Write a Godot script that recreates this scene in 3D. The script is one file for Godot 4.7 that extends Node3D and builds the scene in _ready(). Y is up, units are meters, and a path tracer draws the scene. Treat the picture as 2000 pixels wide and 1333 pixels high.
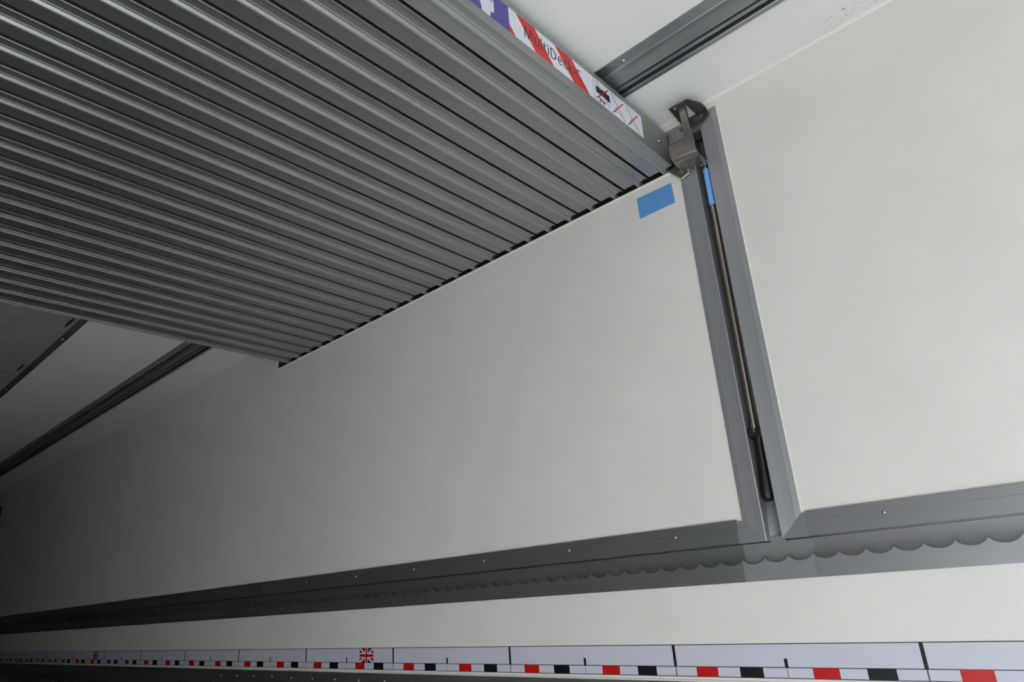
extends Node3D
# Inside a refrigerated trailer: white side wall with a load-lock rail, a raised slatted load deck, daylight from the open rear.
# x runs along the trailer (rear opening at +x), y is up, z = 0 is the face of the right-hand wall, the interior is z > 0.

const XO := 3.3          # rear opening
const XF := -8.6         # front bulkhead
const BX := 15.0
const BH := 5.5
const SUN_UP := 36.0
const SUN_E := 3.3
const SUN_TURN := 129.0
const YC := 2.6492       # ceiling
const ZW := 2.5          # far side wall
const D := 2.5018        # underside of the deck ribs = top edge of the lower wall panel
const XL := -0.835       # recess for the deck, far end
const SEAM_A := 1.1985   # joint piece of the rail
const SEAM_B := 1.3485

var M := {}
var used := {}

# ---------------------------------------------------------------- helpers
func new_st() -> SurfaceTool:
	var st := SurfaceTool.new()
	st.begin(Mesh.PRIMITIVE_TRIANGLES)
	return st

func tri(st: SurfaceTool, a: Vector3, b: Vector3, c: Vector3, n: Vector3, na = null, nb = null, nc = null) -> void:
	var A: Vector3 = n if na == null else na
	var B: Vector3 = n if nb == null else nb
	var Cc: Vector3 = n if nc == null else nc
	if (b - a).cross(c - a).dot(n) > 0.0:
		st.set_normal(A); st.add_vertex(a)
		st.set_normal(Cc); st.add_vertex(c)
		st.set_normal(B); st.add_vertex(b)
	else:
		st.set_normal(A); st.add_vertex(a)
		st.set_normal(B); st.add_vertex(b)
		st.set_normal(Cc); st.add_vertex(c)

# extrude a polygon given in (u, v) from o by the vector w; edges that turn less than `soft` degrees are shaded smooth
func prism(st: SurfaceTool, pts_in: Array, o: Vector3, u: Vector3, v: Vector3, w: Vector3, soft := 0.0) -> void:
	var pts := PackedVector2Array(pts_in)
	var area := 0.0
	for i in pts.size():
		var p := pts[i]
		var q := pts[(i + 1) % pts.size()]
		area += p.x * q.y - q.x * p.y
	if (area > 0.0) != (u.cross(v).dot(w) > 0.0):
		pts.reverse()
		area = -area
	var sgn := 1.0 if area > 0.0 else -1.0
	var idx := Geometry2D.triangulate_polygon(pts)
	var wn := w.normalized()
	var P := []
	for p in pts:
		P.append(o + u * p.x + v * p.y)
	for k in range(0, idx.size(), 3):
		var a: Vector3 = P[idx[k]]
		var b: Vector3 = P[idx[k + 1]]
		var c: Vector3 = P[idx[k + 2]]
		tri(st, a, b, c, -wn)
		tri(st, a + w, b + w, c + w, wn)
	var N := []
	var cnt := pts.size()
	for i in cnt:
		var e := pts[(i + 1) % cnt] - pts[i]
		var n2 := Vector2(e.y, -e.x).normalized() * sgn
		N.append((u * n2.x + v * n2.y).normalized())
	var lim := cos(deg_to_rad(soft))
	for i in cnt:
		var j := (i + 1) % cnt
		var n: Vector3 = N[i]
		var n0: Vector3 = n
		var n1: Vector3 = n
		var prev: Vector3 = N[(i + cnt - 1) % cnt]
		var next: Vector3 = N[j]
		if soft > 0.0 and n.dot(prev) > lim:
			n0 = (n + prev).normalized()
		if soft > 0.0 and n.dot(next) > lim:
			n1 = (n + next).normalized()
		var a: Vector3 = P[i]
		var b: Vector3 = P[j]
		tri(st, a, b, b + w, n, n0, n1, n1)
		tri(st, a, b + w, a + w, n, n0, n1, n0)

func bx(st: SurfaceTool, a: Vector3, b: Vector3, ch := 0.0) -> void:      # box between two corners, long edges along x chamfered
	var lo := Vector3(minf(a.x, b.x), minf(a.y, b.y), minf(a.z, b.z))
	var hi := Vector3(maxf(a.x, b.x), maxf(a.y, b.y), maxf(a.z, b.z))
	var pts := [Vector2(lo.z, lo.y), Vector2(hi.z, lo.y), Vector2(hi.z, hi.y), Vector2(lo.z, hi.y)]
	if ch > 0.0:
		pts = [Vector2(lo.z, lo.y), Vector2(hi.z - ch, lo.y), Vector2(hi.z, lo.y + ch), Vector2(hi.z, hi.y - ch), Vector2(hi.z - ch, hi.y), Vector2(lo.z, hi.y)]
	prism(st, pts, Vector3(lo.x, 0, 0), Vector3(0, 0, 1), Vector3(0, 1, 0), Vector3(hi.x - lo.x, 0, 0))

func lathe(st: SurfaceTool, prof: Array, o: Vector3, axis: Vector3, seg := 20, soft := 50.0) -> void:   # prof: (radius, height)
	var ax := axis.normalized()
	var u := ax.cross(Vector3(0, 0, 1) if absf(ax.z) < 0.9 else Vector3(1, 0, 0)).normalized()
	var v := ax.cross(u)
	var pn := []
	for i in prof.size() - 1:
		var e: Vector2 = prof[i + 1] - prof[i]
		pn.append(Vector2(e.y, -e.x).normalized())
	var lim := cos(deg_to_rad(soft))
	for i in prof.size() - 1:
		var p: Vector2 = prof[i]
		var q: Vector2 = prof[i + 1]
		var n: Vector2 = pn[i]
		var na := n
		var nb := n
		if i > 0 and n.dot(pn[i - 1]) > lim:
			na = (n + pn[i - 1]).normalized()
		if i < pn.size() - 1 and n.dot(pn[i + 1]) > lim:
			nb = (n + pn[i + 1]).normalized()
		for k in seg:
			var t0 := TAU * k / seg
			var t1 := TAU * (k + 1) / seg
			var d0 := u * cos(t0) + v * sin(t0)
			var d1 := u * cos(t1) + v * sin(t1)
			var dm := (d0 + d1).normalized()
			var A := o + d0 * p.x + ax * p.y
			var B := o + d1 * p.x + ax * p.y
			var C2 := o + d1 * q.x + ax * q.y
			var E2 := o + d0 * q.x + ax * q.y
			var fn := (dm * n.x + ax * n.y).normalized()
			var a0 := (d0 * na.x + ax * na.y).normalized()
			var a1 := (d1 * na.x + ax * na.y).normalized()
			var b0 := (d0 * nb.x + ax * nb.y).normalized()
			var b1 := (d1 * nb.x + ax * nb.y).normalized()
			if p.x > 1e-6:
				tri(st, A, B, C2, fn, a0, a1, b1)
			if q.x > 1e-6:
				tri(st, A, C2, E2, fn, a0, b1, b0)

func numbered(called: String) -> String:
	if not used.has(called):
		used[called] = 0
		return called
	used[called] += 1
	return "%s_%03d" % [called, used[called]]

func obj(called: String, st, mat: Material, parent: Node = null) -> MeshInstance3D:
	var mi := MeshInstance3D.new()
	mi.mesh = st.commit() if st is SurfaceTool else st
	mi.material_override = mat
	mi.cast_shadow = GeometryInstance3D.SHADOW_CASTING_SETTING_ON
	if parent == null:
		mi.name = numbered(called)
		add_child(mi, true)
	else:
		mi.name = called
		parent.add_child(mi, true)
	return mi

func thing(called: String, label: String, category: String, group := "") -> Node3D:
	var o := Node3D.new()
	o.name = numbered(called)
	add_child(o, true)
	tag(o, label, category, group)
	return o

func tag(o: Node, label: String, category: String, group := "") -> void:
	o.set_meta("label", label)
	o.set_meta("category", category)
	if group != "":
		o.set_meta("group", group)

func structure(o: Node, label := "") -> void:
	o.set_meta("kind", "structure")
	if label != "":
		o.set_meta("label", label)
		o.set_meta("category", str(o.name).split("_")[0])

func mat(c: Color, rough := 0.6, metal := 0.0, spec := 0.5) -> StandardMaterial3D:
	var m := StandardMaterial3D.new()
	m.albedo_color = c
	m.roughness = rough
	m.metallic = metal
	m.metallic_specular = spec
	return m

func grain(m: StandardMaterial3D, amount: float, freq: float, scale: Vector3, sd: int) -> StandardMaterial3D:   # faint streaks in the tone of a surface
	var nz := FastNoiseLite.new()
	nz.seed = sd
	nz.frequency = freq
	nz.fractal_octaves = 4
	var t := NoiseTexture2D.new()
	t.width = 512
	t.height = 512
	t.seamless = true
	t.noise = nz
	var g := Gradient.new()
	g.set_color(0, Color(1.0 - amount, 1.0 - amount, 1.0 - amount))
	g.set_color(1, Color(1, 1, 1))
	t.color_ramp = g
	m.albedo_texture = t
	m.uv1_triplanar = true
	m.uv1_world_triplanar = true
	m.uv1_scale = scale
	return m

func materials() -> void:
	M.panel = grain(mat(Color(0.86, 0.85, 0.825), 0.5, 0.0, 0.4), 0.03, 0.01, Vector3(0.7, 0.7, 0.7), 3)
	M.ceiling = grain(mat(Color(0.885, 0.88, 0.865), 0.5, 0.0, 0.4), 0.03, 0.01, Vector3(0.7, 0.7, 0.7), 5)
	M.sealant = mat(Color(0.86, 0.86, 0.82), 0.6)
	M.caulk = mat(Color(0.85, 0.845, 0.785), 0.6)
	M.floor = grain(mat(Color(0.62, 0.62, 0.62), 0.6, 0.0), 0.3, 0.03, Vector3(1, 1, 1), 7)
	M.alu = grain(mat(Color(0.63, 0.63, 0.64), 0.38, 0.85), 0.03, 0.05, Vector3(0.15, 6, 6), 11)
	M.alu_v = grain(mat(Color(0.66, 0.66, 0.67), 0.42, 0.65), 0.03, 0.05, Vector3(6, 0.15, 6), 12)
	M.joint = mat(Color(0.555, 0.555, 0.56), 0.45, 0.5)
	M.rail = grain(mat(Color(0.62, 0.625, 0.63), 0.33, 0.9), 0.03, 0.05, Vector3(0.15, 8, 8), 13)
	M.slat = mat(Color(0.63, 0.63, 0.62), 0.31, 0.88)
	M.beam = mat(Color(0.61, 0.61, 0.605), 0.40, 0.6)
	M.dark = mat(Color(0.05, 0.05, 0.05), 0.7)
	M.channel = mat(Color(0.45, 0.455, 0.46), 0.5, 0.3)
	M.foot = mat(Color(0.52, 0.52, 0.525), 0.5, 0.4)
	M.steel = mat(Color(0.62, 0.595, 0.565), 0.30, 0.9)
	M.steel_dark = mat(Color(0.42, 0.41, 0.385), 0.38, 0.85)
	M.screw = mat(Color(0.72, 0.72, 0.72), 0.28, 0.85)
	M.rod = mat(Color(0.66, 0.62, 0.58), 0.25, 0.95)
	M.blue = mat(Color(0.45, 0.67, 0.90), 0.45)
	M.blue_foil = mat(Color(0.36, 0.58, 0.80), 0.3)
	M.rubber = mat(Color(0.03, 0.03, 0.032), 0.5)
	M.print_white = mat(Color(0.88, 0.89, 0.93), 0.35)
	M.print_red = mat(Color(0.83, 0.11, 0.10), 0.4)
	M.print_cross = mat(Color(0.72, 0.09, 0.11), 0.4)
	M.print_violet = mat(Color(0.30, 0.27, 0.60), 0.4)
	M.print_black = mat(Color(0.07, 0.06, 0.09), 0.4)
	M.print_grey = mat(Color(0.68, 0.70, 0.73), 0.4)
	M.duct = grain(mat(Color(0.56, 0.57, 0.55), 0.8), 0.1, 0.02, Vector3(1, 1, 1), 17)
	M.grime = mat(Color(0.66, 0.66, 0.64), 0.8)
	M.depot = mat(Color(0.20, 0.20, 0.20), 0.8)
	M.concrete = grain(mat(Color(0.55, 0.55, 0.54), 0.9), 0.2, 0.02, Vector3(0.3, 0.3, 0.3), 19)
	M.scale = mat(Color(1, 1, 1), 0.33)
	M.scale.albedo_texture = ImageTexture.create_from_image(scale_print())
	M.flag = mat(Color(1, 1, 1), 0.33)
	M.flag.albedo_texture = ImageTexture.create_from_image(flag_print())

# ---------------------------------------------------------------- prints
func scale_print() -> Image:      # half a metre of the loading scale, 4096 px per metre
	var im := Image.create(2048, 264, false, Image.FORMAT_RGB8)
	var white := Color(0.755, 0.76, 0.80)
	var black := Color(0.045, 0.045, 0.055)
	var line := Color(0.22, 0.22, 0.30)
	var red := Color(0.72, 0.06, 0.06)
	im.fill(white)
	im.fill_rect(Rect2i(0, 0, 2048, 7), line)
	im.fill_rect(Rect2i(0, 178, 2048, 7), line)
	im.fill_rect(Rect2i(0, 257, 2048, 7), line)
	for half in 2:
		var x0 := half * 1024
		im.fill_rect(Rect2i(x0 + 205, 181, 205, 78), red)
		im.fill_rect(Rect2i(x0 + 614, 181, 205, 78), black)
	for x in [0, 2043, 1021]:
		im.fill_rect(Rect2i(x, 178, 5, 86), line)
	im.fill_rect(Rect2i(0, 0, 14, 182), black)
	im.fill_rect(Rect2i(2034, 0, 14, 182), black)
	im.fill_rect(Rect2i(1010, 115, 28, 67), black)
	return im

func flag_print() -> Image:
	var w := 320
	var h := 192
	var im := Image.create(w, h, false, Image.FORMAT_RGB8)
	var navy := Color(0.05, 0.05, 0.22)
	var white := Color(0.86, 0.84, 0.87)
	var red := Color(0.72, 0.03, 0.08)
	for yy in h:
		for xx in w:
			var X := xx - w * 0.5 + 0.5
			var Y := yy - h * 0.5 + 0.5
			var c := navy
			var L := sqrt(float(w * w + h * h))
			var d1 := (X * h - Y * w) / L
			var d2 := (X * h + Y * w) / L
			if absf(d1) < 19.0 or absf(d2) < 19.0:
				c = white
			var s1 := d1 * (1.0 if X > 0 else -1.0)
			var s2 := d2 * (1.0 if X > 0 else -1.0)
			if (s1 > 0.0 and s1 < 12.5) or (s2 > -12.5 and s2 < 0.0):
				c = red
			if absf(X) < 32.0 or absf(Y) < 32.0:
				c = white
			if absf(X) < 19.0 or absf(Y) < 19.0:
				c = red
			im.set_pixel(xx, yy, c)
	return im

func printed_sheet(x0: float, x1: float, y0: float, y1: float, z0: float, z1: float, u0: float, u1: float) -> SurfaceTool:   # a thin sheet on the wall, its print on the face
	var st := new_st()
	var n := Vector3(0, 0, 1)
	var q := [Vector3(x0, y0, z1), Vector3(x1, y0, z1), Vector3(x1, y1, z1), Vector3(x0, y1, z1)]
	var uv := [Vector2(u0, 1), Vector2(u1, 1), Vector2(u1, 0), Vector2(u0, 0)]
	for k in [0, 2, 1, 0, 3, 2]:
		st.set_normal(n); st.set_uv(uv[k]); st.add_vertex(q[k])
	for k in 4:
		var a: Vector3 = q[k]
		var b: Vector3 = q[(k + 1) % 4]
		var low := Vector3(0, 0, z0 - z1)
		var out := (b - a).cross(n).normalized()
		st.set_uv(Vector2(0.05, 0.3))
		tri(st, a, b, b + low, out)
		tri(st, a, b + low, a + low, out)
	return st

# ---------------------------------------------------------------- scene
func _ready() -> void:
	var cam := Camera3D.new()
	cam.name = "camera"
	cam.fov = 53.238
	cam.near = 0.02
	cam.far = 200.0
	cam.transform = Transform3D(Basis(Vector3(0.7315, -0.0656, -0.6787), Vector3(0.2858, 0.9332, 0.2178), Vector3(0.619, -0.3533, 0.7014)).orthonormalized(), Vector3(1.8711, 1.4703, 1.4561))
	add_child(cam)
	cam.current = true

	var env := Environment.new()
	env.background_mode = Environment.BG_SKY
	var sky := Sky.new()
	var sm := ProceduralSkyMaterial.new()
	sm.sky_top_color = Color(0.86, 0.89, 0.93)
	sm.sky_horizon_color = Color(0.90, 0.92, 0.94)
	sm.ground_horizon_color = Color(0.62, 0.62, 0.61)
	sm.ground_bottom_color = Color(0.5, 0.5, 0.49)
	sm.sky_energy_multiplier = 0.45
	sky.sky_material = sm
	env.sky = sky
	env.tonemap_mode = Environment.TONE_MAPPER_LINEAR
	env.tonemap_exposure = 3.85
	env.sdfgi_enabled = true
	env.ssao_enabled = true
	env.ssil_enabled = true
	var we := WorldEnvironment.new()
	we.name = "world"
	we.environment = env
	add_child(we)

	var sun := DirectionalLight3D.new()     # stands high behind the open rear and reaches only the floor there
	sun.name = "sun"
	sun.rotation_degrees = Vector3(-SUN_UP, SUN_TURN, 0.0)
	sun.light_energy = SUN_E
	sun.light_color = Color(0.93, 0.96, 1.0)
	sun.light_angular_distance = 4.0
	sun.shadow_enabled = true
	add_child(sun)

	materials()
	shell()
	wall_rails()
	channel()
	lift_rod()
	wall_prints()
	ceiling_fittings()
	deck()
	bracket()

# ---------------------------------------------------------------- room shell
func shell() -> void:
	var st := new_st()
	bx(st, Vector3(-30, -1.4, -30), Vector3(40, -1.2, 30))
	structure(obj("ground", st, M.concrete), "grey concrete yard outside the open rear")
	# the depot across the yard that the open rear looks at
	st = new_st()
	bx(st, Vector3(BX, -1.2, -30), Vector3(BX + 8.0, BH, 30))
	structure(obj("building", st, M.depot), "dark depot hall across the yard")
	st = new_st()
	bx(st, Vector3(XF - 0.1, -0.12, -0.12), Vector3(XO, 0, ZW + 0.1))
	structure(obj("floor", st, M.floor), "dark grey trailer floor")
	st = new_st()
	bx(st, Vector3(XF - 0.1, YC, -0.12), Vector3(XO, YC + 0.1, ZW + 0.1))
	var ce := obj("ceiling", st, M.ceiling)
	structure(ce, "smooth white ceiling panel of the trailer")
	st = new_st()
	var rng := RandomNumberGenerator.new()
	rng.seed = 41
	for i in 26:
		var c := Vector3(1.645 + rng.randf() * 0.11, YC - 0.0003, 0.02 + rng.randf() * 0.045)
		if i == 0:
			c = Vector3(1.684, YC - 0.0003, 0.052)
		lathe(st, [Vector2(0, 0), Vector2(0.0035 if i == 0 else 0.0006 + rng.randf() * 0.0012, 0.0001), Vector2(0, 0.0003)], c, Vector3(0, -1, 0), 8)
	var sc := obj("scuff_marks", st, M.grime, ce)
	sc.set_meta("kind", "stuff")
	st = new_st()
	bx(st, Vector3(XF - 0.1, 0, ZW), Vector3(XO, YC, ZW + 0.1))
	structure(obj("wall_left", st, M.panel), "white side wall opposite the loading rail")
	st = new_st()
	bx(st, Vector3(XF - 0.1, 0, -0.12), Vector3(XF, YC, ZW))
	structure(obj("wall_front", st, M.channel), "grey front bulkhead deep in the dark")

	var w := Node3D.new()
	w.name = "wall_right"
	add_child(w)
	structure(w, "white panelled side wall with a grey loading rail")
	st = new_st()
	bx(st, Vector3(XF, 0, -0.12), Vector3(XO, YC, -0.07))
	obj("backing", st, M.channel, w)
	var slabs := [
		[Vector3(XF, 1.594, -0.07), Vector3(XL, YC, 0)],
		[Vector3(XL, 1.594, -0.07), Vector3(1.2215, D, 0)],
		[Vector3(XL, 2.618, -0.07), Vector3(1.333, YC, 0)],
		[Vector3(1.333, 1.594, -0.07), Vector3(XO, YC, 0)],
		[Vector3(XF, 1.2765, -0.07), Vector3(XO, 1.4715, 0)],
		[Vector3(XF, 0, -0.07), Vector3(XO, 1.1500, 0)],
	]
	for s in slabs:
		st = new_st()
		bx(st, s[0], s[1], 0.001)
		obj("panel", st, M.panel, w)
	# the rounded lip along the top of the panel under the deck, and the beads of sealant
	st = new_st()
	var arc := []
	for k in 9:
		var t := -PI / 2 + PI * k / 8
		arc.append(Vector2(cos(t) * 0.0035, D - 0.0035 + sin(t) * 0.0035))
	prism(st, arc, Vector3(XL - 0.006, 0, 0), Vector3(0, 0, 1), Vector3(0, 1, 0), Vector3(1.2215 - XL + 0.006, 0, 0), 40)
	var side := []
	for k in 9:
		var t := -PI / 2 + PI * k / 8
		side.append(Vector2(XL - 0.0035 + sin(t) * 0.0035, cos(t) * 0.0035))
	prism(st, side, Vector3(0, D - 0.004, 0), Vector3(1, 0, 0), Vector3(0, 0, 1), Vector3(0, 0.12, 0), 40)
	obj("edge_lip", st, M.sealant, w)
	st = new_st()
	prism(st, [Vector2(-0.001, YC + 0.001), Vector2(-0.001, YC - 0.0060), Vector2(0.0008, YC - 0.0045), Vector2(0.0025, YC - 0.0025), Vector2(0.0045, YC - 0.0008), Vector2(0.0060, YC + 0.001)], Vector3(XF, 0, 0), Vector3(0, 0, 1), Vector3(0, 1, 0), Vector3(XO - XF, 0, 0), 60)
	obj("sealant_bead", st, M.caulk, w)
	# uneven bead beside the channel frame and above the rail on the right
	st = new_st()
	wobble(st, Vector3(1.3412, 1.596, 0), Vector3(0, 1, 0), Vector3(1, 0, 0), 1.025, 0.0022, 5)
	obj("sealant_bead", st, M.sealant, w)
	st = new_st()
	wobble(st, Vector3(1.343, 1.5965, 0), Vector3(1, 0, 0), Vector3(0, 1, 0), 1.6, 0.0016, 6)
	obj("sealant_bead", st, M.caulk, w)
	# white edging where the lower panels meet the rails
	st = new_st()
	bx(st, Vector3(XF, 1.2765, 0), Vector3(XO, 1.2815, 0.002), 0.0012)
	obj("panel_edging", st, M.caulk, w)

	# a small black fitting far down the wall
	var f := thing("wall_fitting", "tiny black fitting far down the dark end of the wall", "fitting")
	st = new_st()
	bx(st, Vector3(-5.62, 2.43, 0), Vector3(-5.43, 2.505, 0.03), 0.004)
	obj("base_plate", st, M.rubber, f)
	st = new_st()
	lathe(st, [Vector2(0, 0.055), Vector2(0.015, 0.05), Vector2(0.02, 0.02), Vector2(0.02, 0)], Vector3(-5.50, 2.468, 0.03), Vector3(0, 0, 1), 14)
	obj("stud", st, M.rubber, f)

func wobble(st: SurfaceTool, o: Vector3, dir: Vector3, across: Vector3, length: float, r: float, sd: int) -> void:
	var rng := RandomNumberGenerator.new()
	rng.seed = sd
	var n := int(length / 0.012)
	var prev := []
	for i in n + 1:
		var rr := r * (0.75 + 0.5 * rng.randf())
		var c := o + dir * (length * i / n)
		var ring := []
		for k in 7:
			var t := PI * k / 6
			ring.append([c + across * (cos(t) * rr) + Vector3(0, 0, sin(t) * rr * 0.7), (across * cos(t) + Vector3(0, 0, sin(t))).normalized()])
		if prev.size() > 0:
			for k in 6:
				tri(st, prev[k][0], prev[k + 1][0], ring[k + 1][0], prev[k][1], prev[k][1], prev[k + 1][1], ring[k + 1][1])
				tri(st, prev[k][0], ring[k + 1][0], ring[k][0], prev[k][1], prev[k][1], ring[k + 1][1], ring[k][1])
		prev = ring

# ---------------------------------------------------------------- loading rails on the wall
func scallop_plate(st: SurfaceTool, x0: float, x1: float, y0: float, cusp: float, dip: float, z0: float, z1: float, seg: int) -> void:
	# lower band of the rail: its upper edge is a row of round bites 50 mm apart, cusps at SEAM_A + 0.05 n
	var n0 := int(floor((x0 - SEAM_A) / 0.05 + 0.001))
	var n1 := int(ceil((x1 - SEAM_A) / 0.05 - 0.001))
	for n in range(n0, n1):
		var a := SEAM_A + 0.05 * n
		var pts := []
		for k in seg + 1:
			var t := float(k) / seg
			var xx := a + 0.05 * t
			if xx < x0 - 1e-4 or xx > x1 + 1e-4:
				continue
			var s := (t - 0.5) * 2.0
			var q := 0.93
			var yy := cusp - dip * (sqrt(1.0 - s * s * q * q) - sqrt(1.0 - q * q)) / (1.0 - sqrt(1.0 - q * q))
			pts.append(Vector2(xx, yy))
		if pts.size() < 2:
			continue
		for k in pts.size() - 1:
			var p: Vector2 = pts[k]
			var r: Vector2 = pts[k + 1]
			var F := Vector3(0, 0, 1)
			tri(st, Vector3(p.x, y0, z1), Vector3(r.x, y0, z1), Vector3(r.x, r.y, z1), F)
			tri(st, Vector3(p.x, y0, z1), Vector3(r.x, r.y, z1), Vector3(p.x, p.y, z1), F)
			tri(st, Vector3(p.x, y0, z0), Vector3(r.x, y0, z0), Vector3(r.x, r.y, z0), -F)
			tri(st, Vector3(p.x, y0, z0), Vector3(r.x, r.y, z0), Vector3(p.x, p.y, z0), -F)
			var up := Vector3(-(r.y - p.y), r.x - p.x, 0).normalized()
			tri(st, Vector3(p.x, p.y, z0), Vector3(r.x, r.y, z0), Vector3(r.x, r.y, z1), up)
			tri(st, Vector3(p.x, p.y, z0), Vector3(r.x, r.y, z1), Vector3(p.x, p.y, z1), up)
	for yy in [y0]:
		var dn := Vector3(0, -1, 0)
		tri(st, Vector3(x0, yy, z0), Vector3(x1, yy, z0), Vector3(x1, yy, z1), dn)
		tri(st, Vector3(x0, yy, z0), Vector3(x1, yy, z1), Vector3(x0, yy, z1), dn)

func rail_piece(called: String, label: String, x0: float, x1: float, yb: float, m: Material, screws: Array, seg: int, xa: float, xb: float) -> Node3D:
	var r := thing(called, label, "rail", "")
	var X := Vector3(x1 - x0, 0, 0)
	var Z := Vector3(0, 0, 1)
	var Y := Vector3(0, 1, 0)
	var st := new_st()
	scallop_plate(st, x0, x1, yb, yb + 0.0455, 0.0115, -0.003, 0.0045, seg)
	obj("scalloped_band", st, m, r)
	st = new_st()   # hollow behind the scallops
	prism(st, [Vector2(-0.028, yb), Vector2(-0.004, yb), Vector2(-0.004, yb + 0.026), Vector2(-0.007, yb + 0.034), Vector2(-0.0105, yb + 0.046), Vector2(-0.0125, yb + 0.060), Vector2(-0.0128, yb + 0.0755), Vector2(-0.026, yb + 0.0765), Vector2(-0.026, yb + 0.086), Vector2(-0.028, yb + 0.09)], Vector3(x0, 0, 0), Z, Y, X, 40)
	obj("groove", st, m, r)
	if xb > xa:
		st = new_st()   # upper band, with a fine raised line along its top and a sharp lower lip
		prism(st, [Vector2(-0.030, yb + 0.081), Vector2(0.0062, yb + 0.078), Vector2(0.0072, yb + 0.0795), Vector2(0.0062, yb + 0.1085), Vector2(0.0058, yb + 0.1092), Vector2(0.0052, yb + 0.1270), Vector2(0.004, yb + 0.1280), Vector2(-0.030, yb + 0.1280)], Vector3(xa, 0, 0), Z, Y, Vector3(xb - xa, 0, 0))
		var up := obj("upper_band", st, m, r)
		for sx in screws:
			st = new_st()
			lathe(st, [Vector2(0, 0.0028), Vector2(0.0022, 0.0024), Vector2(0.0038, 0.0008), Vector2(0.004, 0)], Vector3(sx, yb + 0.1065, 0.0066), Z, 12)
			obj("screw", st, M.screw, up)
	return r

func wall_rails() -> void:
	var left := []
	var sx := 1.0487
	for i in 16:
		left.append(sx)
		sx -= 0.3115
	rail_piece("loading_rail", "long dark grey aluminium rail with scalloped edge left of the rod channel", XF, SEAM_A, 1.4702, M.rail, left, 12, XF, 1.2008)
	rail_piece("loading_rail", "grey aluminium rail with scalloped edge right of the rod channel", SEAM_B, XO, 1.4702, M.alu, [1.4964, 1.808], 20, 1.3497, XO)
	rail_piece("rail_joint", "short lighter grey rail section below the rod channel with three scallops", SEAM_A, SEAM_B, 1.4702, M.joint, [], 24, 0, 0)
	var low := []
	sx = 0.10
	for i in 10:
		low.append(sx)
		sx -= 0.1365
	rail_piece("loading_rail", "dark scalloped rail below the printed scale at the bottom edge", XF, XO, 1.1490, M.rail, low, 6, XF, XO)

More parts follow.
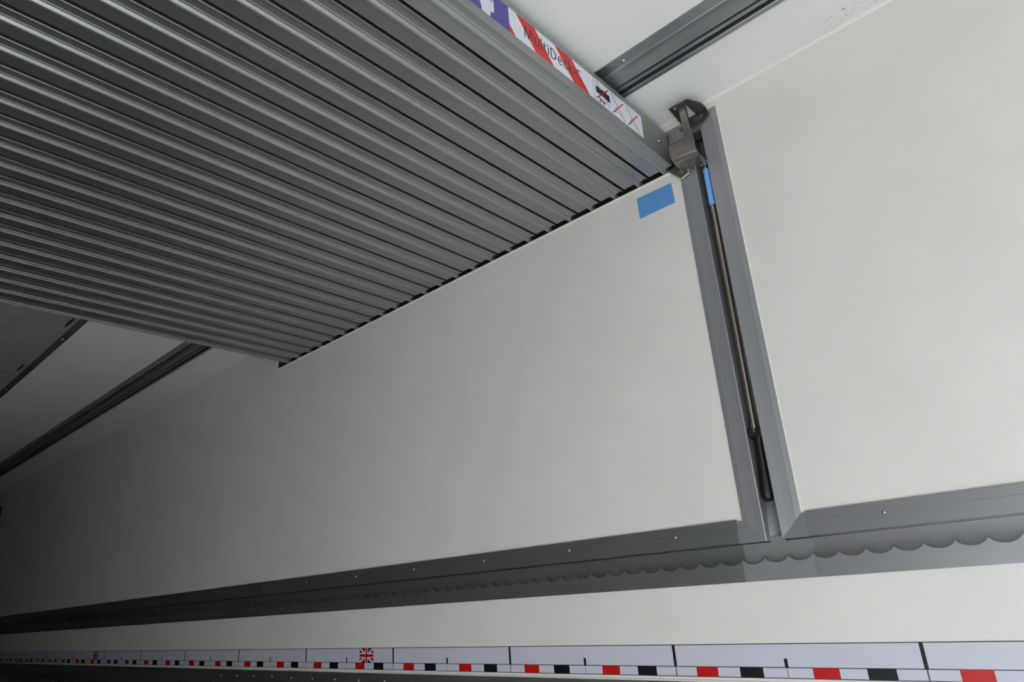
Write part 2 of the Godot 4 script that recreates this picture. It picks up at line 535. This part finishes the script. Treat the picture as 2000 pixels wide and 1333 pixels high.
# ---------------------------------------------------------------- upright channel with its mitred frame
func channel() -> void:
	var c := thing("rod_channel", "upright grey aluminium channel with mitred frame around the steel rod", "channel")
	var Xv := Vector3(1, 0, 0)
	var Zv := Vector3(0, 0, 1)
	var Yv := Vector3(0, 1, 0)
	# outer edge -> inner edge: thin flange, raised line, flat, sloped face, sharp inner edge; e runs inwards
	var prof := [Vector2(0, 0), Vector2(0, 0.0035), Vector2(0.0122, 0.0050), Vector2(0.0126, 0.0062), Vector2(0.0138, 0.0062), Vector2(0.0142, 0.0054), Vector2(0.0318, 0.0066), Vector2(0.0462, 0.0082), Vector2(0.0474, 0.0076), Vector2(0.0474, -0.062), Vector2(0.0440, -0.062), Vector2(0.0440, 0)]
	# left upright, outer edge at 1.2138, mitred at the foot
	var st := new_st()
	mitred(st, prof, 1.2138, 1.0, 1.5475, 1.5945, D - 0.012, D - 0.012)
	obj("frame_left", st, M.alu_v, c).name = "upright"
	st = new_st()
	mitred(st, prof, 1.3412, -1.0, 1.5475, 1.5945, 2.5748, 2.6220)
	obj("upright", st, M.alu_v, c)
	# top frame bar behind the deck beam
	st = new_st()
	var tp := []
	for p in prof.slice(0, 9):
		tp.append(Vector2(p.y, 2.6220 - p.x))
	tp.append(Vector2(-0.03, 2.6220 - 0.0474))
	tp.append(Vector2(-0.03, 2.6220))
	var xs := []
	for side in 2:
		var row := []
		for p in tp:
			row.append(Vector3(XL if side == 0 else 1.3412 - (2.6220 - p.y), p.y, p.x))
		xs.append(row)
	loft(st, xs[0], xs[1])
	obj("top_bar", st, M.alu, c)
	# foot pieces either side, lighter metal
	for s in [0, 1]:
		st = new_st()
		var bp := []
		for p in [Vector2(-0.018, 1.5502), Vector2(0.0062, 1.5475), Vector2(0.0080, 1.5488), Vector2(0.0066, 1.5632), Vector2(0.0054, 1.5808), Vector2(0.0050, 1.5822), Vector2(0.0035, 1.5948), Vector2(-0.018, 1.5948)]:
			bp.append(p)
		var ra := []
		var rb := []
		for p in bp:
			var inner: float = clampf((p.y - 1.5475) / (1.5949 - 1.5475), 0.0, 1.0)
			if s == 0:
				ra.append(Vector3(1.2008, p.y, p.x))
				rb.append(Vector3(lerpf(1.2608, 1.2138, inner), p.y, p.x - 0.0003))
			else:
				ra.append(Vector3(lerpf(1.2942, 1.3412, inner), p.y, p.x - 0.0003))
				rb.append(Vector3(1.3497, p.y, p.x))
		loft(st, ra, rb)
		obj("corner_plate", st, M.joint, c)
	# back of the channel: deep above, coming forward near the foot where it ends in a rounded tongue over the groove
	st = new_st()
	var zs := [[2.58, -0.050], [1.72, -0.050]]
	var x0 := 1.2612
	var x1 := 1.2940
	for i in zs.size() - 1:
		for k in 8:
			var ta := -1.0 + k / 4.0
			var tb := -1.0 + (k + 1) / 4.0
			var f := func(t: float, row: Array) -> Vector3: return Vector3(lerpf(x0, x1, t * 0.5 + 0.5), row[0], row[1] - 0.005 * (1.0 - t * t))
			var p00: Vector3 = f.call(ta, zs[i])
			var p10: Vector3 = f.call(tb, zs[i])
			var p01: Vector3 = f.call(ta, zs[i + 1])
			var p11: Vector3 = f.call(tb, zs[i + 1])
			var nn := (p10 - p00).cross(p00 - p01).normalized()
			if nn.z < 0: nn = -nn
			tri(st, p00, p10, p11, nn)
			tri(st, p00, p11, p01, nn)
	obj("channel_back", st, M.channel, c)
	# foot of the channel: comes forward and ends in a rounded tongue
	st = new_st()
	zs = []
	for q in 15:
		var tq := q / 14.0
		zs.append([lerpf(1.72, 1.555, tq), lerpf(-0.0125, -0.050, 0.5 + 0.5 * cos(PI * tq))])
	for i in zs.size() - 1:
		for k in 8:
			var ta := -1.0 + k / 4.0
			var tb := -1.0 + (k + 1) / 4.0
			var f := func(t: float, row: Array) -> Vector3: return Vector3(lerpf(x0, x1, t * 0.5 + 0.5), row[0], row[1] - 0.005 * (1.0 - t * t))
			var p00: Vector3 = f.call(ta, zs[i])
			var p10: Vector3 = f.call(tb, zs[i])
			var p01: Vector3 = f.call(ta, zs[i + 1])
			var p11: Vector3 = f.call(tb, zs[i + 1])
			var nn := (p10 - p00).cross(p00 - p01).normalized()
			if nn.z < 0: nn = -nn
			tri(st, p00, p10, p11, nn)
			tri(st, p00, p11, p01, nn)
	var tongue := [Vector2(x0, 1.5565)]
	for k in 13:
		var t := PI + PI * k / 12
		tongue.append(Vector2((x0 + x1) / 2 + 0.0164 * cos(t), 1.550 + 0.0155 * sin(t)))
	tongue.append(Vector2(x1, 1.5565))
	prism(st, tongue, Vector3(0, 0, -0.0135), Xv, Yv, Zv * 0.0020)
	obj("channel_foot", st, M.foot, c)

func loft(st: SurfaceTool, a: Array, b: Array) -> void:     # skin between two outlines of equal count, capped
	var ca := Vector3.ZERO
	var n := a.size()
	for i in n:
		ca += (a[i] + b[i]) * 0.5 / n
	for i in n:
		var j := (i + 1) % n
		var nn: Vector3 = (a[j] - a[i]).cross(b[i] - a[i])
		if nn.length() < 1e-12:
			nn = (b[j] - b[i]).cross(b[i] - a[i])
		nn = nn.normalized()
		var out: Vector3 = (a[i] + b[j]) * 0.5 - ca
		out -= (b[0] - a[0]).normalized() * out.dot((b[0] - a[0]).normalized())
		if nn.dot(out) < 0: nn = -nn
		tri(st, a[i], a[j], b[j], nn)
		tri(st, a[i], b[j], b[i], nn)
	for e in [[a, (a[0] - b[0]).normalized()], [b, (b[0] - a[0]).normalized()]]:
		var c := Vector3.ZERO
		for p in e[0]: c += p / n
		for i in n:
			tri(st, c, e[0][i], e[0][(i + 1) % n], e[1])

func mitred(st: SurfaceTool, prof: Array, xo: float, dir: float, yb_in: float, yb_out: float, yt_in: float, yt_out: float) -> void:
	# upright of section prof (e inwards, z), its ends cut on the slant between the outer and the inner edge
	var a := []
	var b := []
	for p in prof:
		var t: float = clampf(p.x / 0.0474, 0, 1)
		a.append(Vector3(xo + dir * p.x, lerpf(yb_out, yb_in, t), p.y))
		b.append(Vector3(xo + dir * p.x, lerpf(yt_out, yt_in, t), p.y))
	var n := prof.size()
	var sg := 1.0 if dir > 0 else -1.0
	for i in n:
		var j := (i + 1) % n
		var e: Vector2 = prof[j] - prof[i]
		var nn := Vector3(-e.y * sg, 0, e.x).normalized()
		if nn.length() < 0.5: continue
		tri(st, a[i], a[j], b[j], nn)
		tri(st, a[i], b[j], b[i], nn)
	var poly := PackedVector2Array(prof)
	var idx := Geometry2D.triangulate_polygon(poly)
	for k in range(0, idx.size(), 3):
		tri(st, a[idx[k]], a[idx[k + 1]], a[idx[k + 2]], Vector3(0, -1, 0))
		tri(st, b[idx[k]], b[idx[k + 1]], b[idx[k + 2]], Vector3(0, 1, 0))

# ---------------------------------------------------------------- rod in the channel
func lift_rod() -> void:
	var o := thing("lift_rod", "steel rod with blue sleeve and black grip standing in the grey channel", "rod")
	var top := Vector3(1.2830, 2.476, -0.001)
	var low := Vector3(1.2775, 1.788, -0.001)
	var ax := (low - top).normalized()
	var at := func(y: float) -> Vector3: return top.lerp(low, (top.y - y) / (top.y - low.y))
	var st := new_st()
	lathe(st, [Vector2(0, -0.01), Vector2(0.0064, -0.01), Vector2(0.0064, 0.70), Vector2(0, 0.70)], top, ax, 24)
	obj("rod", st, M.rod, o)
	st = new_st()
	lathe(st, [Vector2(0, -0.004), Vector2(0.0075, -0.003), Vector2(0.008, 0.0), Vector2(0.008, 0.006), Vector2(0.0062, 0.010), Vector2(0.006, 0.016)], top, ax, 20)
	obj("ferrule", st, M.steel, o)
	st = new_st()
	lathe(st, [Vector2(0.006, 0), Vector2(0.0075, 0.0006), Vector2(0.0075, 0.1035), Vector2(0.006, 0.104)], at.call(2.4590), ax, 24)
	obj("sleeve", st, M.blue, o)
	st = new_st()
	bx(st, Vector3(1.2630, 1.7660, -0.030), Vector3(1.2930, 1.7880, 0.005), 0.003)
	obj("collar", st, M.rubber, o)
	st = new_st()
	var gp := []
	for q in [[0.0, 0.0], [0.0088, 0.0], [0.009, 0.03], [0.0096, 0.06], [0.0112, 0.085], [0.0130, 0.105], [0.0138, 0.118], [0.0132, 0.130], [0.0100, 0.1375], [0.0055, 0.1405], [0.0, 0.1412]]:
		gp.append(Vector2(q[0], q[1]))
	lathe(st, gp, Vector3(1.2815, 1.768, -0.004), Vector3(-0.035, -1, 0), 24)
	obj("grip", st, M.rubber, o)

# ---------------------------------------------------------------- stickers on the wall
func wall_prints() -> void:
	var s := obj("scale_strip", printed_sheet(XF, XO, 1.2868, 1.3512, 0, 0.0005, XF / 0.5, XO / 0.5), M.scale)
	tag(s, "long white printed loading scale with black ticks and red and black squares", "scale strip")
	for x in [-0.1765, -2.6765]:
		var f := obj("flag_print", printed_sheet(x, x + 0.0735, 1.3068, 1.3500, 0.0005, 0.0009, 0, 1), M.flag)
		tag(f, "small red white and blue flag on the scale, " + ("the larger and nearer one" if x > -1 else "the far one in the dark"), "flag sticker", "")
	var st := new_st()
	prism(st, [Vector2(1.0780, 2.4072), Vector2(1.1862, 2.4078), Vector2(1.1842, 2.4690), Vector2(1.0775, 2.4705)], Vector3(0, 0, 0), Vector3(1, 0, 0), Vector3(0, 1, 0), Vector3(0, 0, 0.0006))
	tag(obj("blue_sticker", st, M.blue_foil), "plain blue rectangular sticker on the white wall below the deck corner", "sticker")

# ---------------------------------------------------------------- ceiling
func ceiling_fittings() -> void:
	var r := thing("ceiling_rail", "grey aluminium rail with a dark slot running along the white ceiling", "rail")
	var st := new_st()
	var pr := []
	for q in [[0.3045, 0.001], [0.3045, -0.0035], [0.2765, -0.0040], [0.2750, -0.0055], [0.2660, -0.0090], [0.2520, -0.0125], [0.2350, -0.0140], [0.2335, -0.0145], [0.2335, -0.0060], [0.2300, -0.0060], [0.2300, -0.0170], [0.2290, -0.0175], [0.2195, -0.0175], [0.2185, -0.0165], [0.2185, -0.0015], [0.2010, -0.0015], [0.2010, -0.0125], [0.2000, -0.0135], [0.1955, -0.0135], [0.1945, -0.0125], [0.1945, -0.0050], [0.1918, -0.0050], [0.1918, -0.0100], [0.1840, -0.0100], [0.1840, 0.001]]:
		pr.append(Vector2(q[0], YC + q[1]))
	prism(st, pr, Vector3(XF, 0, 0), Vector3(0, 0, 1), Vector3(0, 1, 0), Vector3(XO - XF, 0, 0), 25)
	obj("profile", st, M.rail, r)
	st = new_st()
	bx(st, Vector3(XF, YC - 0.0035, 0.2012), Vector3(XO, YC - 0.001, 0.2183))
	obj("slot_insert", st, M.rubber, r)
	for i in 22:
		st = new_st()
		lathe(st, [Vector2(0.0052, 0), Vector2(0.005, 0.0012), Vector2(0.0035, 0.0030), Vector2(0, 0.0038)], Vector3(1.2539 - 0.3375 * i, YC - 0.0037, 0.2875), Vector3(0, -1, 0), 12)
		obj("screw", st, M.screw, r)

	var d := thing("air_duct", "grey sagging air duct with dark slots along the middle of the ceiling", "duct")
	st = new_st()
	var nx := 60
	var xs0 := XF
	var f := func(i: int, j: int) -> Vector3:
		var x := lerpf(XF, XO - 0.5, float(i) / nx)
		var t := float(j) / 24.0
		var z := lerpf(0.722, 1.778, t)
		var sag := 0.004 + 0.017 * sin(PI * t) * (0.75 + 0.25 * sin(x * 3.1 + 1.1))
		return Vector3(x, YC - sag, z)
	for i in nx:
		for j in 24:
			var a: Vector3 = f.call(i, j)
			var b: Vector3 = f.call(i + 1, j)
			var c: Vector3 = f.call(i + 1, j + 1)
			var e: Vector3 = f.call(i, j + 1)
			var nn := (b - a).cross(e - a).normalized()
			if nn.y > 0: nn = -nn
			tri(st, a, b, c, nn)
			tri(st, a, c, e, nn)
	obj("sheet", st, M.duct, d)
	st = new_st()
	bx(st, Vector3(XF, YC - 0.006, 0.697), Vector3(XO - 0.5, YC - 0.0004, 0.726))
	bx(st, Vector3(XF, YC - 0.006, 1.774), Vector3(XO - 0.5, YC - 0.0004, 1.803))
	var fl := obj("flange", st, M.rail, d)
	for i in 7:
		var lens := []
		for k in 12:
			var t := TAU * k / 12
			lens.append(Vector2(-0.446 - 0.707 * i + 0.062 * cos(t), 0.747 + 0.0055 * sin(t) * (1.0 if sin(t) > 0 else 0.7)))
		st = new_st()
		prism(st, lens, Vector3(0, YC - 0.0078, 0), Vector3(1, 0, 0), Vector3(0, 0, 1), Vector3(0, 0.004, 0))
		obj("slot", st, M.dark, d)
	for i in 8:
		st = new_st()
		lathe(st, [Vector2(0.005, 0), Vector2(0.0035, 0.003), Vector2(0, 0.0038)], Vector3(1.32 - 0.895 * i, YC - 0.006, 0.713), Vector3(0, -1, 0), 10)
		obj("screw", st, M.screw, fl)

# ---------------------------------------------------------------- the raised load deck
func corner_x(n: float) -> float:        # near lower corner of the rib of slat n
	return 1.0917 - 0.0800 * n - 0.0001267 * n * n

const LIP := [[0.0325, 0.0066], [0.0325, 0.0042], [0.0319, 0.0036], [0.0307, 0.0036], [0.0301, 0.0042], [0.0298, 0.0060]]
const COVE := [[0.0240, 0.0068], [0.0190, 0.0067], [0.0150, 0.0064], [0.0115, 0.0058]]
const RIBP := [[0.0096, 0.0046], [0.0091, 0.0034], [0.0079, 0.0031], [0.0070, 0.0042], [0.0064, 0.0046], [0.0014, 0.0004], [0.0010, -0.0004], [-0.0002, -0.0010], [-0.0024, -0.0012], [-0.0036, -0.0004], [-0.0040, 0.0008], [-0.0042, 0.0064]]

func outline(c: float, rows: Array) -> Array:
	var r := []
	for q in rows:
		r.append(Vector2(c + q[0], D + q[1]))
	return r

func deck() -> void:
	var o := thing("load_deck", "large raised aluminium slat deck hanging under the ceiling, seen from below", "deck")
	var top := 2.5735
	var z0 := 0.0125        # the plates stop short of the wall, the ribs reach the ledge
	var z1 := 2.47
	var X := Vector3(1, 0, 0)
	var Y := Vector3(0, 1, 0)
	var Zl := Vector3(0, 0, z1 - z0)
	var O := Vector3(0, 0, z0)
	var beam: MeshInstance3D
	for n in range(-1, 23):
		var c: float = corner_x(n)
		var back: float = corner_x(n + 1) + 0.0325 + 0.0055
		if n == 22:
			back = c - 0.0190
		var pts := []
		var f := c + 0.0325
		if n == -1:        # front beam: the slat profile below, a tall face towards the rear
			pts = [Vector2(1.168, top), Vector2(1.168, 2.618), Vector2(1.172, 2.622), Vector2(1.1925, 2.622), Vector2(1.1965, 2.6205), Vector2(1.1985, 2.617), Vector2(1.2000, 2.609), Vector2(1.2000, 2.5185), Vector2(1.2012, 2.5172), Vector2(1.2012, 2.5090), Vector2(1.2004, 2.5074), Vector2(1.1985, 2.5068), Vector2(1.1965, 2.5074), Vector2(1.1960, 2.5088)]
		else:
			pts = [Vector2(f - 0.012, top), Vector2(f - 0.012, D + 0.0110), Vector2(f, D + 0.0090)] + outline(c, LIP)
		pts += outline(c, COVE) + outline(c, RIBP)
		pts += [Vector2(back + 0.0010, D + 0.0064), Vector2(back, D + 0.0074), Vector2(back, D + 0.0090), Vector2(minf(back + 0.012, c - 0.006), D + 0.0110), Vector2(minf(back + 0.012, c - 0.006), top)]
		var sl := new_st()
		prism(sl, pts, O, X, Y, Zl, 22)
		var rib := outline(c, RIBP) + [Vector2(c - 0.0042, D + 0.02), Vector2(c + 0.0084, D + 0.02)]
		prism(sl, rib, Vector3(0, 0, -0.006), X, Y, Vector3(0, 0, 0.0190), 22)
		if n == -1:
			beam = obj("front_beam", sl, M.beam, o)
		else:
			obj("slat", sl, M.slat, o)
	# carrier that holds the slat ends inside the wall recess
	var st := new_st()
	bx(st, Vector3(XL + 0.001, D + 0.002, -0.062), Vector3(1.190, 2.572, -0.009))
	obj("carrier", st, M.dark, o)
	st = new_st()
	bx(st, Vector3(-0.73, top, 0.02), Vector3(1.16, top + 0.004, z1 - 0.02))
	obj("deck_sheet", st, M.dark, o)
	st = new_st()
	lathe(st, [Vector2(0, 0.0015), Vector2(0.0022, 0.0015), Vector2(0.0026, 0.0032), Vector2(0.0052, 0.0030), Vector2(0.0064, 0.0010), Vector2(0.0066, 0)], Vector3(1.2000, 2.5628, 0.0611), Vector3(1, 0, 0), 18)
	obj("screw", st, M.steel, beam)
	beam_prints(beam)

func flat(pts: Array, lift: float, thick := 0.0002) -> SurfaceTool:      # (z, y) outline stuck on the front face of the beam
	var st := new_st()
	prism(st, pts, Vector3(1.2000 + lift, 0, 0), Vector3(0, 0, 1), Vector3(0, 1, 0), Vector3(thick, 0, 0))
	return st

func V(a: Array) -> Array:
	var r := []
	for i in range(0, a.size(), 2):
		r.append(Vector2(a[i], a[i + 1]))
	return r

func bar(a: Vector2, b: Vector2, w: float) -> Array:
	var t := (b - a).normalized()
	var n := Vector2(-t.y, t.x) * w * 0.5
	return [a - n, b - n, b + n, a + n]

func beam_prints(beam: Node3D) -> void:
	var lo := 2.5318
	var hi := 2.5985
	# striped sticker with the deck's name, violet field with a hand to its left
	obj("striped_sticker", flat(V([0.3480, lo, 0.6360, lo, 0.6360, hi, 0.3480, hi]), 0.0), M.print_white, beam)
	obj("violet_field", flat(V([0.6362, lo, 1.10, lo, 1.10, hi, 0.6362, hi]), 0.0), M.print_violet, beam)
	obj("red_stripe", flat(V([0.6360, lo, 0.6360, 2.5525, 0.6190, lo]), 0.0002), M.print_red, beam)
	obj("red_stripe", flat(V([0.6135, hi, 0.5545, hi, 0.4975, lo, 0.5565, lo]), 0.0002), M.print_red, beam)
	obj("red_stripe", flat(V([0.4865, hi, 0.4275, hi, 0.3690, lo, 0.4280, lo]), 0.0002), M.print_red, beam)
	obj("hand_print", flat(V([0.7160, lo, 0.6930, lo, 0.6900, 2.5475, 0.6825, 2.5475, 0.6808, 2.5530, 0.6800, 2.5780, 0.6830, 2.5810, 0.6858, 2.5780, 0.6868, 2.5700, 0.6885, 2.5690, 0.6890, 2.5880, 0.6922, 2.5910, 0.6950, 2.5880, 0.6955, 2.5720, 0.6972, 2.5720, 0.6978, 2.5910, 0.7012, 2.5940, 0.7042, 2.5900, 0.7048, 2.5740, 0.7065, 2.5740, 0.7072, 2.5860, 0.7105, 2.5890, 0.7138, 2.5860, 0.7170, 2.5700, 0.7240, 2.5640, 0.7225, 2.5560, 0.7180, 2.5480, 0.7162, 2.5400]), 0.0002), M.print_white, beam)
	var tm := TextMesh.new()
	var sf := SystemFont.new()
	sf.font_names = PackedStringArray(["Droid Sans"])
	tm.font = sf
	tm.text = "MultiDeck-C"
	tm.font_size = 64
	tm.pixel_size = 0.001
	tm.depth = 0.004
	tm.curve_step = 1.0
	tm.horizontal_alignment = HORIZONTAL_ALIGNMENT_LEFT
	tm.vertical_alignment = VERTICAL_ALIGNMENT_BOTTOM
	var bb := tm.get_aabb()
	var le := obj("lettering", tm, M.print_black, beam)
	var width := 0.196
	var sx := width / bb.size.x
	var sy := 0.0305 / (64.0 * 0.001 * 0.76)
	# the text runs towards the wall (-z) on the face that looks to the rear (+x)
	le.transform = Transform3D(Basis(Vector3(0, 0, -sx), Vector3(0, sy, 0), Vector3(0.05, 0, 0)), Vector3(1.20045, 2.5520 - bb.position.y * sy, 0.5900 + bb.position.x * sx))
	# three pictograms, each struck through
	obj("pictogram_sticker", flat(V([0.1425, lo - 0.0035, 0.3462, lo - 0.0005, 0.3462, hi, 0.1405, hi - 0.002]), 0.0), M.print_white, beam)
	obj("load_symbol", flat(V([0.3390, 2.5775, 0.3155, 2.5775, 0.3155, 2.5790, 0.2950, 2.5790, 0.2950, 2.5770, 0.2831, 2.5770, 0.2831, 2.5560, 0.2955, 2.5560, 0.2955, 2.5580, 0.3155, 2.5580, 0.3155, 2.5585, 0.3390, 2.5585]), 0.0002), M.print_black, beam)
	obj("person_symbol", flat(V([0.3370, 2.5362, 0.3270, 2.5355, 0.3265, 2.5420, 0.3300, 2.5475, 0.3240, 2.5478, 0.3130, 2.5460, 0.3085, 2.5440, 0.3055, 2.5470, 0.3035, 2.5435, 0.3075, 2.5395, 0.3120, 2.5425, 0.3110, 2.5370, 0.3060, 2.5345, 0.3115, 2.5342, 0.3150, 2.5375, 0.3165, 2.5425, 0.3230, 2.5430, 0.3245, 2.5385, 0.3240, 2.5335, 0.3370, 2.5345]), 0.0002), M.print_black, beam)
	var c := [[0.337, 2.595, 0.288, 2.5388, 0.2856, 2.5931, 0.3403, 2.5398], [0.2733, 2.5901, 0.2241, 2.5337, 0.2237, 2.5875, 0.2754, 2.5347], [0.2079, 2.5901, 0.1607, 2.5329, 0.1586, 2.5879, 0.2097, 2.5349]]
	for q in c:
		obj("cross_stroke", flat(bar(Vector2(q[0], q[1]), Vector2(q[2], q[3]), 0.0022), 0.0004), M.print_cross, beam)
		obj("cross_stroke", flat(bar(Vector2(q[4], q[5]), Vector2(q[6], q[7]), 0.0034), 0.00045), M.print_cross, beam)
	for k in 2:
		var zz := 0.250 - 0.065 * k
		obj("faint_symbol", flat(V([zz + 0.016, 2.541, zz + 0.010, 2.541, zz + 0.008, 2.546, zz - 0.008, 2.546, zz - 0.010, 2.541, zz - 0.014, 2.541, zz - 0.012, 2.5475, zz + 0.004, 2.5480, zz + 0.006, 2.560, zz + 0.0105, 2.560]), 0.0002), M.print_grey, beam)
	obj("divider", flat(bar(Vector2(0.3472, lo), Vector2(0.3472, hi), 0.0006), 0.0002), M.print_grey, beam)

# ---------------------------------------------------------------- stainless bracket at the corner of the deck
func bracket() -> void:
	var o := thing("lock_bracket", "stainless steel lock bracket at the deck corner above the rod channel", "bracket")
	var X := Vector3(1, 0, 0)
	var Y := Vector3(0, 1, 0)
	var Z := Vector3(0, 0, 1)
	var st := new_st()
	# horizontal hook plate with its triangular opening (x, z)
	var outer := PackedVector2Array(V([1.2560, 0.010, 1.3222, 0.010, 1.3245, 0.028, 1.3240, 0.044, 1.3195, 0.058, 1.3130, 0.071, 1.3075, 0.0835, 1.3040, 0.0865, 1.2625, 0.0885, 1.2580, 0.0850]))
	var hole := V([1.2940, 0.0740, 1.2935, 0.0160, 1.2715, 0.0150])
	# split through the opening into two simple outlines
	var left := V([1.2560, 0.010, 1.2715, 0.010, 1.2715, 0.0150, 1.2940, 0.0740, 1.2940, 0.0870, 1.2625, 0.0885, 1.2580, 0.0850])
	var right := [Vector2(1.2715, 0.010)]
	for i in range(1, 8):
		right.append(outer[i])
	right += V([1.2940, 0.0870, 1.2940, 0.0740, 1.2935, 0.0160, 1.2715, 0.0150])
	prism(st, left, Vector3(0, 2.6150, 0), X, Z, Vector3(0, 0.003, 0))
	prism(st, right, Vector3(0, 2.6150, 0), X, Z, Vector3(0, 0.003, 0))
	obj("hook_plate", st, M.steel_dark, o)
	st = new_st()   # flange on the frame
	prism(st, V([1.2400, 2.5960, 1.2460, 2.5950, 1.3140, 2.5945, 1.3205, 2.6000, 1.3225, 2.6090, 1.3222, 2.6180, 1.2560, 2.6180, 1.2440, 2.6040]), Vector3(0, 0, 0.0095), X, Y, Vector3(0, 0, 0.003))
	obj("flange", st, M.steel_dark, o)
	st = new_st()   # side gusset running down to the frame
	prism(st, V([0.010, 2.5965, 0.016, 2.5965, 0.0890, 2.6125, 0.0890, 2.6180, 0.010, 2.6180]), Vector3(1.2545, 0, 0), Z, Y, Vector3(0.003, 0, 0))
	obj("gusset", st, M.steel_dark, o)
	# arm and cover: one bent strip, thin sheet
	st = new_st()
	prism(st, V([1.2738, 2.6140, 1.2895, 2.6140, 1.2950, 2.5300, 1.2975, 2.5080, 1.2975, 2.4975, 1.2285, 2.5060, 1.2285, 2.5225, 1.2480, 2.5215, 1.2640, 2.5235, 1.2735, 2.5280, 1.2748, 2.5340]), Vector3(0, 0, 0.0705), X, Y, Vector3(0, 0, 0.003))
	obj("arm", st, M.steel, o)
	st = new_st()
	# bend from the front face under to the wall, section (z, y), swept along x with a slight slope
	var sec := []
	var R := 0.022
	for k in 11:
		var t := PI * 0.5 * k / 10
		sec.append(Vector2(0.0735 - R + R * cos(t), 2.4985 - R * sin(t)))
	sec.append(Vector2(0.008, 2.4735))
	var inner := []
	for k in 11:
		var t := PI * 0.5 * k / 10
		inner.append(Vector2(0.0735 - R + (R - 0.003) * cos(t), 2.4985 - (R - 0.003) * sin(t)))
	inner.append(Vector2(0.008, 2.4765))
	inner.reverse()
	var ring := [Vector2(0.0735, 2.5062)] + sec + inner + [Vector2(0.0705, 2.5062)]
	prism(st, ring, Vector3(1.2285, 0, 0), Z, Y, Vector3(0.0690, -0.0085, 0), 30)
	obj("cover", st, M.steel, o)
	st = new_st()   # far end plate of the cover
	prism(st, [Vector2(0.008, 2.523), Vector2(0.0715, 2.523)] + inner_slice(sec), Vector3(1.2285, 0, 0), Z, Y, Vector3(0.002, 0, 0))
	obj("end_plate", st, M.steel_dark, o)
	st = new_st()   # foot plate with bolt
	prism(st, V([1.1880, 2.4960, 1.2098, 2.5010, 1.2350, 2.4930, 1.2395, 2.4850, 1.2410, 2.4640, 1.2200, 2.4590, 1.1945, 2.4860]), Vector3(0, 0, 0.0100), X, Y, Vector3(0, 0, 0.0035))
	obj("foot_plate", st, M.steel_dark, o)
	st = new_st()
	prism(st, V([1.2396, 2.4850, 1.2416, 2.4850, 1.2424, 2.4632, 1.2202, 2.4570, 1.2198, 2.4592, 1.2404, 2.4648]), Vector3(0, 0, 0.0098), X, Y, Vector3(0, 0, 0.0030))
	obj("plate_edge", st, M.sealant, o)
	for b in [[1.2240, 2.4795, 0.0135, 0.0075], [1.3035, 2.6080, 0.0125, 0.0042], [1.2425, 2.6005, 0.0125, 0.0035]]:
		st = new_st()
		var r: float = b[3]
		lathe(st, [Vector2(0, 0.0012), Vector2(r * 0.4, 0.0012), Vector2(r * 0.48, 0.004), Vector2(r * 0.85, 0.0036), Vector2(r, 0.0012), Vector2(r * 1.02, 0)], Vector3(b[0], b[1], b[2]), Z, 18)
		obj("bolt", st, M.steel, o)
	st = new_st()
	lathe(st, [Vector2(0, 0.0045), Vector2(0.0035, 0.004), Vector2(0.0045, 0.001), Vector2(0.0045, 0)], Vector3(1.2665, 2.6150, 0.079), Vector3(0, -1, 0), 14)
	obj("bolt", st, M.screw, o)
	st = new_st()
	lathe(st, [Vector2(0, 0.003), Vector2(0.0025, 0.0026), Vector2(0.0034, 0.0006), Vector2(0.0034, 0)], Vector3(1.2500, 2.4735, 0.036), Vector3(0, -1, 0), 14)
	obj("bolt", st, M.steel, o)
	for k in 3:
		st = new_st()
		lathe(st, [Vector2(0, 0.0035), Vector2(0.002, 0.003), Vector2(0.0027, 0.0008), Vector2(0.0027, 0)], Vector3(1.2470 + 0.0165 * k, 2.4700 - 0.002 * k, 0.014), Vector3(0, -0.6, 0.8), 12)
		obj("rivet", st, M.steel, o)

func inner_slice(sec: Array) -> Array:
	var r := []
	for p in sec:
		r.append(Vector2(p.x - 0.001, p.y + 0.001))
	return r
